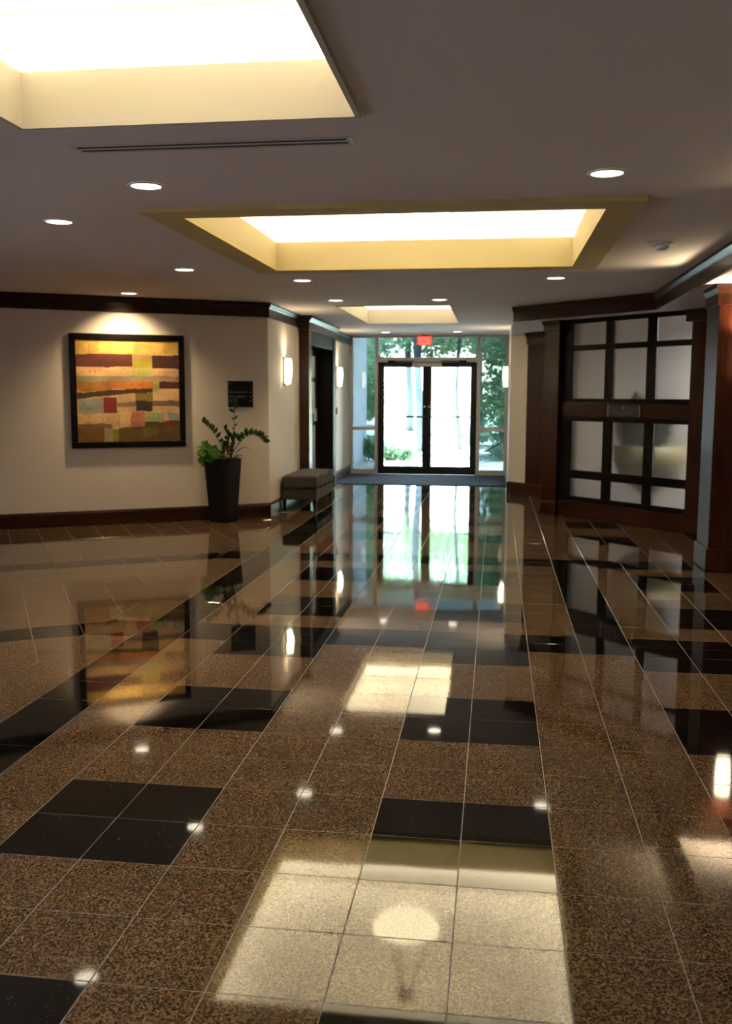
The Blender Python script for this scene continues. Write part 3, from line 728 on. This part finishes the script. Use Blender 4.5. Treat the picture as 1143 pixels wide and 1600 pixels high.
# ------------------------------------------------------------------ potted plant
pp = tag(empty('potted_plant', at(-3.09, 7.44, 0, math.radians(-18))), 'leafy potted plant in a tall tapered black planter', 'potted plant')
def rsq(h, z, n=6, r=.22):
    out = []
    for k, (sx, sy) in enumerate(((1,1),(-1,1),(-1,-1),(1,-1))):
        for i in range(n):
            a = PI/2*k + PI/2*i/(n-1); out.append((sx*h*(1-r)+h*r*math.cos(a), sy*h*(1-r)+h*r*math.sin(a), z))
    return out
MB().rings([rsq(.122, 0), rsq(.124, .02), rsq(.168, .73), rsq(.172, .75), rsq(.158, .75), rsq(.155, .70)], True, False).build('planter', M['pot'], pp, smooth=False)
MB().rings([rsq(.154, .695), rsq(.154, .705)]).build('soil', M['soil'], pp)
# leaf meshes: length 1 along +x, cupped
def leaf_mesh(nm, w, m, cup=.12, n=6, tip=1.0):
    b = MB()
    L, R_, C_ = [], [], []
    for i in range(n+1):
        t = i/n; h = w*math.sin(PI*min(1, t**.8))**.8*(1 if t < .98 else .1); z = -.25*t*t*cup*4
        C_.append((t, 0, z)); L.append((t, h, z+cup*h*2)); R_.append((t, -h, z+cup*h*2))
    b.v = C_+L+R_
    for i in range(n):
        b.f.append((i, i+1, n+1+i+1, n+1+i)); b.f.append((i+1, i, 2*(n+1)+i, 2*(n+1)+i+1))
    me = bpy.data.meshes.new(nm); me.from_pydata(b.v, [], b.f); me.update(); me.materials.append(m)
    me.polygons.foreach_set('use_smooth', [True]*len(me.polygons)); return me
LZ = leaf_mesh('leaf', .21, M['zz']); LP = leaf_mesh('leaf', .38, M['pothos'], .1); LB = leaf_mesh('leaf', .30, M['bloom'])
ip = pp.matrix_world.to_3x3().inverted()
rgt = ip @ Vector((.991, -.135, 0)).normalized(); toc = ip @ Vector((.27, -.96, 0)).normalized(); upv = Vector((0,0,1))
def P3(px_, py_, out=0):      # photo offsets (px from planter centre column 345, rows up from rim row 716) to local metres
    k = .0077; return rgt*((px_-346)*k) + upv*(.75 + (716-py_)*k) + toc*out
def add_leaf(me, p, d, L, up=Vector((0,0,1)), nm='leaf', par=pp):
    d = Vector(d).normalized(); y = up.cross(d)
    if y.length < .05: y = toc.cross(d)
    y.normalize(); z = d.cross(y)
    M_ = Matrix.Identity(4)
    for i in range(3): M_[i][0], M_[i][1], M_[i][2], M_[i][3] = d[i]*L, y[i]*L, z[i]*L, p[i]
    o = bpy.data.objects.new(nm, me); COL.objects.link(o); o.parent = par; o.matrix_local = M_; return o
def spline(pts, n=14):
    out = []
    q = [pts[0]]+list(pts)+[pts[-1]]
    for i in range(1, len(q)-2):
        for k in range(n):
            t = k/n; a, b, c, d = q[i-1], q[i], q[i+1], q[i+2]
            out.append(.5*((2*b)+(c-a)*t+(2*a-5*b+4*c-d)*t*t+(3*b-a-3*c+d)*t**3))
    out.append(pts[-1]); return out
def frond(pts, t0, t1, pairs, L, rad=.007, upw=.5):
    sp = spline(pts); st_ = MB().tube(sp[::3]+[sp[-1]], [rad*(1-.6*i/len(sp[::3])) for i in range(len(sp[::3])+1)], 6).build('stem', M['stem'], pp, smooth=True)
    for k in range(pairs):
        t = t0+(t1-t0)*k/max(1, pairs-1); i = min(len(sp)-2, int(t*(len(sp)-1))); p = sp[i]; d = (sp[i+1]-sp[i]).normalized()
        side = d.cross(toc).normalized()
        if side.z < 0: side = -side
        for s in (1, -1):
            v_ = d*.45 + (toc*.55*s) + side*(upw if s > 0 else upw*.7) + Vector((random.uniform(-.15,.15), random.uniform(-.15,.15), random.uniform(-.1,.1)))
            add_leaf(LZ, p, v_, L*random.uniform(.8, 1.15)*(1-.25*abs(2*t-1)), up=-toc*s+Vector((0,0,.4)), par=st_)
frond([P3(358,716,.03), P3(364,690,.05), P3(366,660,.04), P3(367,632,.05)], .99, .99, 1, .085)
for yy, dx, L in ((634,-.05,.10),(640,.6,.09),(646,-.9,.085),(655,.8,.06),(657,-.9,.05),(666,.8,.05),(672,-.6,.045),(684,.7,.05)):
    add_leaf(LZ, P3(366.5, yy, .045), rgt*dx+upv*.6+toc*.2, L, up=toc)
add_leaf(LZ, P3(367, 633, .05), upv+rgt*.2, .10, up=toc)
frond([P3(356,716,.02), P3(366,702,.05), P3(378,687,.06), P3(393,679,.05), P3(405,682,.05), P3(414,690,.05)], .36, 1, 10, .12, upw=.95)
frond([P3(350,716,.04), P3(345,697,.07), P3(333,678,.08), P3(322,667,.06), P3(314,661,.05)], .25, 1, 10, .10, upw=.7)
frond([P3(352,716,.0), P3(356,695,.02), P3(356,682,.03), P3(350,671,.04)], .2, 1, 9, .10, upw=.4)
frond([P3(360,716,.06), P3(364,700,.08), P3(366,688,.09), P3(368,680,.10)], .1, 1, 8, .10, upw=.4)
frond([P3(346,716,.08), P3(350,700,.13), P3(352,690,.15)], .1, 1, 7, .10, upw=.4)
for pts in ([P3(364,714,.05), P3(372,703,.07), P3(385,698,.08), P3(397,710,.08)], [P3(366,713,.08), P3(376,709,.10), P3(384,718,.10)], [P3(364,714,.1), P3(372,712,.12), P3(376,720,.12)]):
    sp = spline(pts, 8); MB().tube(sp, [.007*(1-.8*abs(2*i/len(sp)-.6)) for i in range(len(sp))], 5).build('blade', M['stem'], pp, smooth=True)
for i in range(70):
    a, r = random.uniform(0, 2*PI), random.random()**.5
    c = P3(326+15*r*math.cos(a), 709+13*r*math.sin(a), random.uniform(-.10, .20))
    add_leaf(LP, c, rgt*random.uniform(-1, .5)+upv*random.uniform(-.7, .7)+toc*random.uniform(-.1, .9), random.uniform(.08, .13), up=Vector((random.gauss(0,1),random.gauss(0,1),random.gauss(0,1)))+toc*.9+upv*.6)
for i in range(12):
    c = P3(random.uniform(307, 318), random.uniform(700, 728), random.uniform(.0, .12)); add_leaf(LP, c, rgt*random.uniform(-.5,.3)-upv*.8, random.uniform(.05,.085), up=toc)
for i in range(9): add_leaf(LB, P3(355+random.uniform(-4,4), 703+random.uniform(-6,5), .12), rgt*random.uniform(-.6,.6)+upv*.8+toc*.5, .055, up=toc, nm='bract')

# ------------------------------------------------------------------ plant and urn behind the frosted glass
op = tag(empty('office_plant', at(*(PA + PD*.98 - PN*.50), 0)), 'blurred leafy plant in a wide olive planter behind the frosted panes', 'potted plant')
OL = mat('olive_glazed_planter', (.20,.16,.05), .5)
MB().lathe([(.20, 0), (.21, .03), (.07, .08), (.06, .30), (.16, .38), (.34, .52), (.42, .72), (.43, .90), (.40, .91), (.39, .84)], 32, True, False).build('planter', OL, op, smooth=True)
MB().lathe([(.39, .835), (.39, .845)], 28).build('soil', M['soil'], op)
DK = leafmat('office_leaf', (.010,.022,.008,1), (.025,.045,.015,1), .4, .2); LO = leaf_mesh('leaf', .20, DK)
for i in range(110):
    a = random.uniform(0, 2*PI); e = random.uniform(.1, 1.45); L = random.uniform(.22, .42)
    c = PD*random.uniform(-.38, .12)
    add_leaf(LO, Vector((c.x, c.y, .84)), Vector((math.cos(a)*math.cos(e)*.7, math.sin(a)*math.cos(e)*.7, math.sin(e))), L if e < 1.0 else L*1.75, par=op)

for i in range(16):
    c = PN*random.uniform(.30, .38) + PD*random.uniform(-.02, .34); add_leaf(LO, Vector((c.x, c.y, random.uniform(1.14, 1.24))), Vector((random.uniform(-.35,.35), random.uniform(-.35,.35), 1)), random.uniform(.26, .36), par=op)
    if i % 3 == 0: MB().tube([(c.x*.3, c.y*.3, .84), (c.x*.9, c.y*.9, 1.05), (c.x, c.y, 1.2)], .008, 5).build('stem', M['stem'], op)

# ------------------------------------------------------------------ outside
struct(MB().box(-60, 60, 14.6, 120, -.5, -.03).build('ground', M['lawn']), 'sunlit pale ground outside the entrance')
struct(MB().box(-3.6, 1.8, 14.5, 18.2, -.2, -.012).build('entrance_walk', M['conc']), 'concrete landing outside the doors')
struct(MB().box(-3.2, -2.96, 14.5, 19.0, -.03, 3.3).build('wall_exterior_left', M['extwall']), 'pale exterior wing wall seen through the left sidelight')
struct(MB().box(-9, -2.655, 14.4, 14.56, 0, 3.9).box(.288, 6.2, 14.4, 14.56, 0, 3.9).box(-2.655, .288, 14.4, 14.56, ZC, 3.9).build('wall_front', M['extwall']))
struct(MB().box(-3.2, 2.4, 14.56, 17.9, 3.15, 3.4).build('canopy', M['extwall']), 'flat canopy over the entrance landing')
def leaves(n, cen, rad, size, rng, flat=1.0):
    b = MB()
    for i in range(n):
        while True:
            p = Vector((rng.uniform(-1,1), rng.uniform(-1,1), rng.uniform(-1,1)))
            if .2 < p.length < 1: break
        c = Vector((cen[0]+p.x*rad[0], cen[1]+p.y*rad[1], cen[2]+p.z*rad[2]))
        d = Vector((rng.gauss(0,1), rng.gauss(0,1), rng.gauss(0,.6))).normalized(); s = d.cross(Vector((rng.gauss(0,1), rng.gauss(0,1), rng.gauss(0,1)))).normalized()
        L = size*rng.uniform(.6, 1.3); w_ = L*.32; q = d.cross(s)*L*.12
        b.poly([c, c+d*L*.5+s*w_+q, c+d*L, c+d*L*.5-s*w_+q])
    return b
def tree(x, y, h, r, blobs, key, bark, lab, leafn=2600, size=.20, lean=(0,0), seed=0, trunk_top=1.0):
    rng = random.Random(seed)
    t = tag(empty('tree', at(x, y, -.05)), lab, 'tree', 'trees outside the entrance')
    n = 9; pts = [(lean[0]*i/n + .06*math.sin(i*1.3+seed), lean[1]*i/n, h*trunk_top*i/n) for i in range(n+1)]
    MB().tube(pts, [r*(1.25 if i == 0 else 1-.55*i/n) for i in range(n+1)], 12).build('trunk', M[bark], t, smooth=True)
    for k in range(5):
        i = 4+k % 5; p = Vector(pts[i]); a = rng.uniform(0, 2*PI); q = p+Vector((math.cos(a)*1.1, math.sin(a)*1.1, .7))
        MB().tube([p, (p+q)/2+Vector((0,0,-.06)), q], [r*.35, r*.22, r*.08], 7).build('branch', M[bark], t, smooth=True)
    bb = MB()
    for cx_, cy_, cz_, rx_, rz_ in blobs:
        g = leaves(leafn//len(blobs), (cx_, cy_, cz_), (rx_, rx_*.8, rz_), size, rng); nn = len(bb.v)
        bb.v += g.v; bb.f += [tuple(nn+i for i in f_) for f_ in g.f]
    bb.build('foliage', M[key], t)
    return t
tree(-2.02, 22.6, 9, .115, [(0,0,6.5,2.4,1.6),(1.2,.5,5.2,1.2,.9),(-1.4,1,5.0,1.2,.8)], 'tree1', 'bark', 'tree with a stout pale grey trunk seen through the left door', seed=1)
tree(-.98, 23.6, 8, .055, [(0,0,5.5,1.8,1.3),(.8,.3,4.3,.8,.6)], 'tree1', 'bark', 'slender grey trunked tree seen through the right door', seed=2, size=.16)
tree(-2.62, 21.5, 5, .02, [(0,0,4.4,.8,.6)], 'tree1', 'bark2', 'thin sapling at the left side of the left door', 500, .12, lean=(-.35,0), seed=3)
tree(1.6, 22, 8, .14, [(-.2,0,2.4,1.6,1.3),(.2,-.5,4.2,1.8,1.2),(-.5,.4,5.6,1.6,1.2),(-1.3,.2,1.5,.8,1.2),(-1.3,.2,3.0,.9,.8)], 'tree2', 'bark2', 'dense green tree filling the right sidelight', 5600, .16, seed=4)
tree(-4.9, 24, 8, .16, [(0,0,2.6,1.6,1.3),(.6,-.5,4.2,1.6,1.2),(.9,.2,1.5,1.0,.8)], 'tree2', 'bark2', 'dense green tree behind the left sidelight', 5200, .16, seed=5)
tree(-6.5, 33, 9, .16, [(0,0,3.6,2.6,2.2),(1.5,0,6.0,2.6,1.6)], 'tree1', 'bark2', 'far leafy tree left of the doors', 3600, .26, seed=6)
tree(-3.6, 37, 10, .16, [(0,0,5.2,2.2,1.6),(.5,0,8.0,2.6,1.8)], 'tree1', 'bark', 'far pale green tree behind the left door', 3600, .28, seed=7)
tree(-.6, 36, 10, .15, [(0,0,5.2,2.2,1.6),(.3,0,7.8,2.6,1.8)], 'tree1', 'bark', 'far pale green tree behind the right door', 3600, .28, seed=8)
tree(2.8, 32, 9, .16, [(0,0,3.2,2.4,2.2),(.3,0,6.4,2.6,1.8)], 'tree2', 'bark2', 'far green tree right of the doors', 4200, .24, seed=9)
tree(.5, 27, 7, .10, [(0,0,3.9,1.6,.9),(-1.5,0,3.6,1.3,.8),(1.0,.3,2.6,1.0,1.0),(.2,.3,1.7,.6,1.0)], 'tree2', 'bark2', 'leafy tree showing through the transom on the right', 3200, .17, seed=10)
tree(-4.7, 28, 7, .09, [(1.7,0,3.8,1.8,.9),(2.9,0,3.5,1.2,.75),(.2,0,2.6,.8,.9)], 'tree2', 'bark2', 'leafy tree showing through the transom on the left', 3000, .17, seed=11)
for i_, (x_, y_) in enumerate([(-9.6,44),(-7.4,45),(1.2,44),(3.4,45)]):
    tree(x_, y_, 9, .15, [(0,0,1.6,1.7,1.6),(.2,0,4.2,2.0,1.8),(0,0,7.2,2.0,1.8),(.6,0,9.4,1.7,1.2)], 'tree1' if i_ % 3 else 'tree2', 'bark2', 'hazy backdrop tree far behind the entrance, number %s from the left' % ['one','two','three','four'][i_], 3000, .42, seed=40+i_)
def shrub(x, y, rx_, rz_, key, lab, n=900, size=.09, seed=0):
    rng = random.Random(seed); t = tag(empty('shrub', at(x, y, -.03)), lab, 'shrub', 'shrubs outside the entrance')
    leaves(n, (0,0,rz_), (rx_, rx_*.8, rz_), size, rng).build('foliage', M[key], t)
    for k in range(5):
        a = rng.uniform(0, 2*PI); MB().tube([(0,0,0), (math.cos(a)*rx_*.4, math.sin(a)*rx_*.4, rz_*1.1)], [.012, .006], 5).build('stem', M['bark2'], t)
shrub(-2.35, 18.75, .26, .17, 'tree2', 'low green shrub behind the lower left corner of the left door', seed=21)
shrub(-2.02, 18.9, .17, .13, 'tree2', 'smaller green shrub next to the lower left shrub', 500, seed=22)
shrub(-2.75, 18.6, .3, .30, 'tree2', 'green shrub at the corner of the exterior wing wall', seed=23)
shrub(-1.0, 25.5, .55, .42, 'tree1', 'pale shrub at the foot of the slender tree', seed=24)
shrub(-.55, 26, .45, .32, 'tree1', 'pale shrub right of the slender tree', 700, seed=25)
shrub(.55, 19.4, .6, .22, 'tree1', 'bright green low shrub behind the right sidelight', 1200, seed=26)
shrub(.75, 20.4, .8, .55, 'tree2', 'tall green shrub behind the handrail', 2200, seed=27)
hr = tag(empty('handrail', at(0, 0, 0)), 'dark sloping metal handrail outside the right sidelight', 'handrail')
MB().tube([(-.13, 16.0, .36), (.36, 16.0, .64), (1.35, 16.0, 1.2)], .018, 8).build('rail', M['bronze'], hr, smooth=True)
for x, z in ((.85, .92), (1.3, 1.17)): MB().tube([(x, 16, -.02), (x, 16, z)], .016, 8).build('post', M['bronze'], hr)
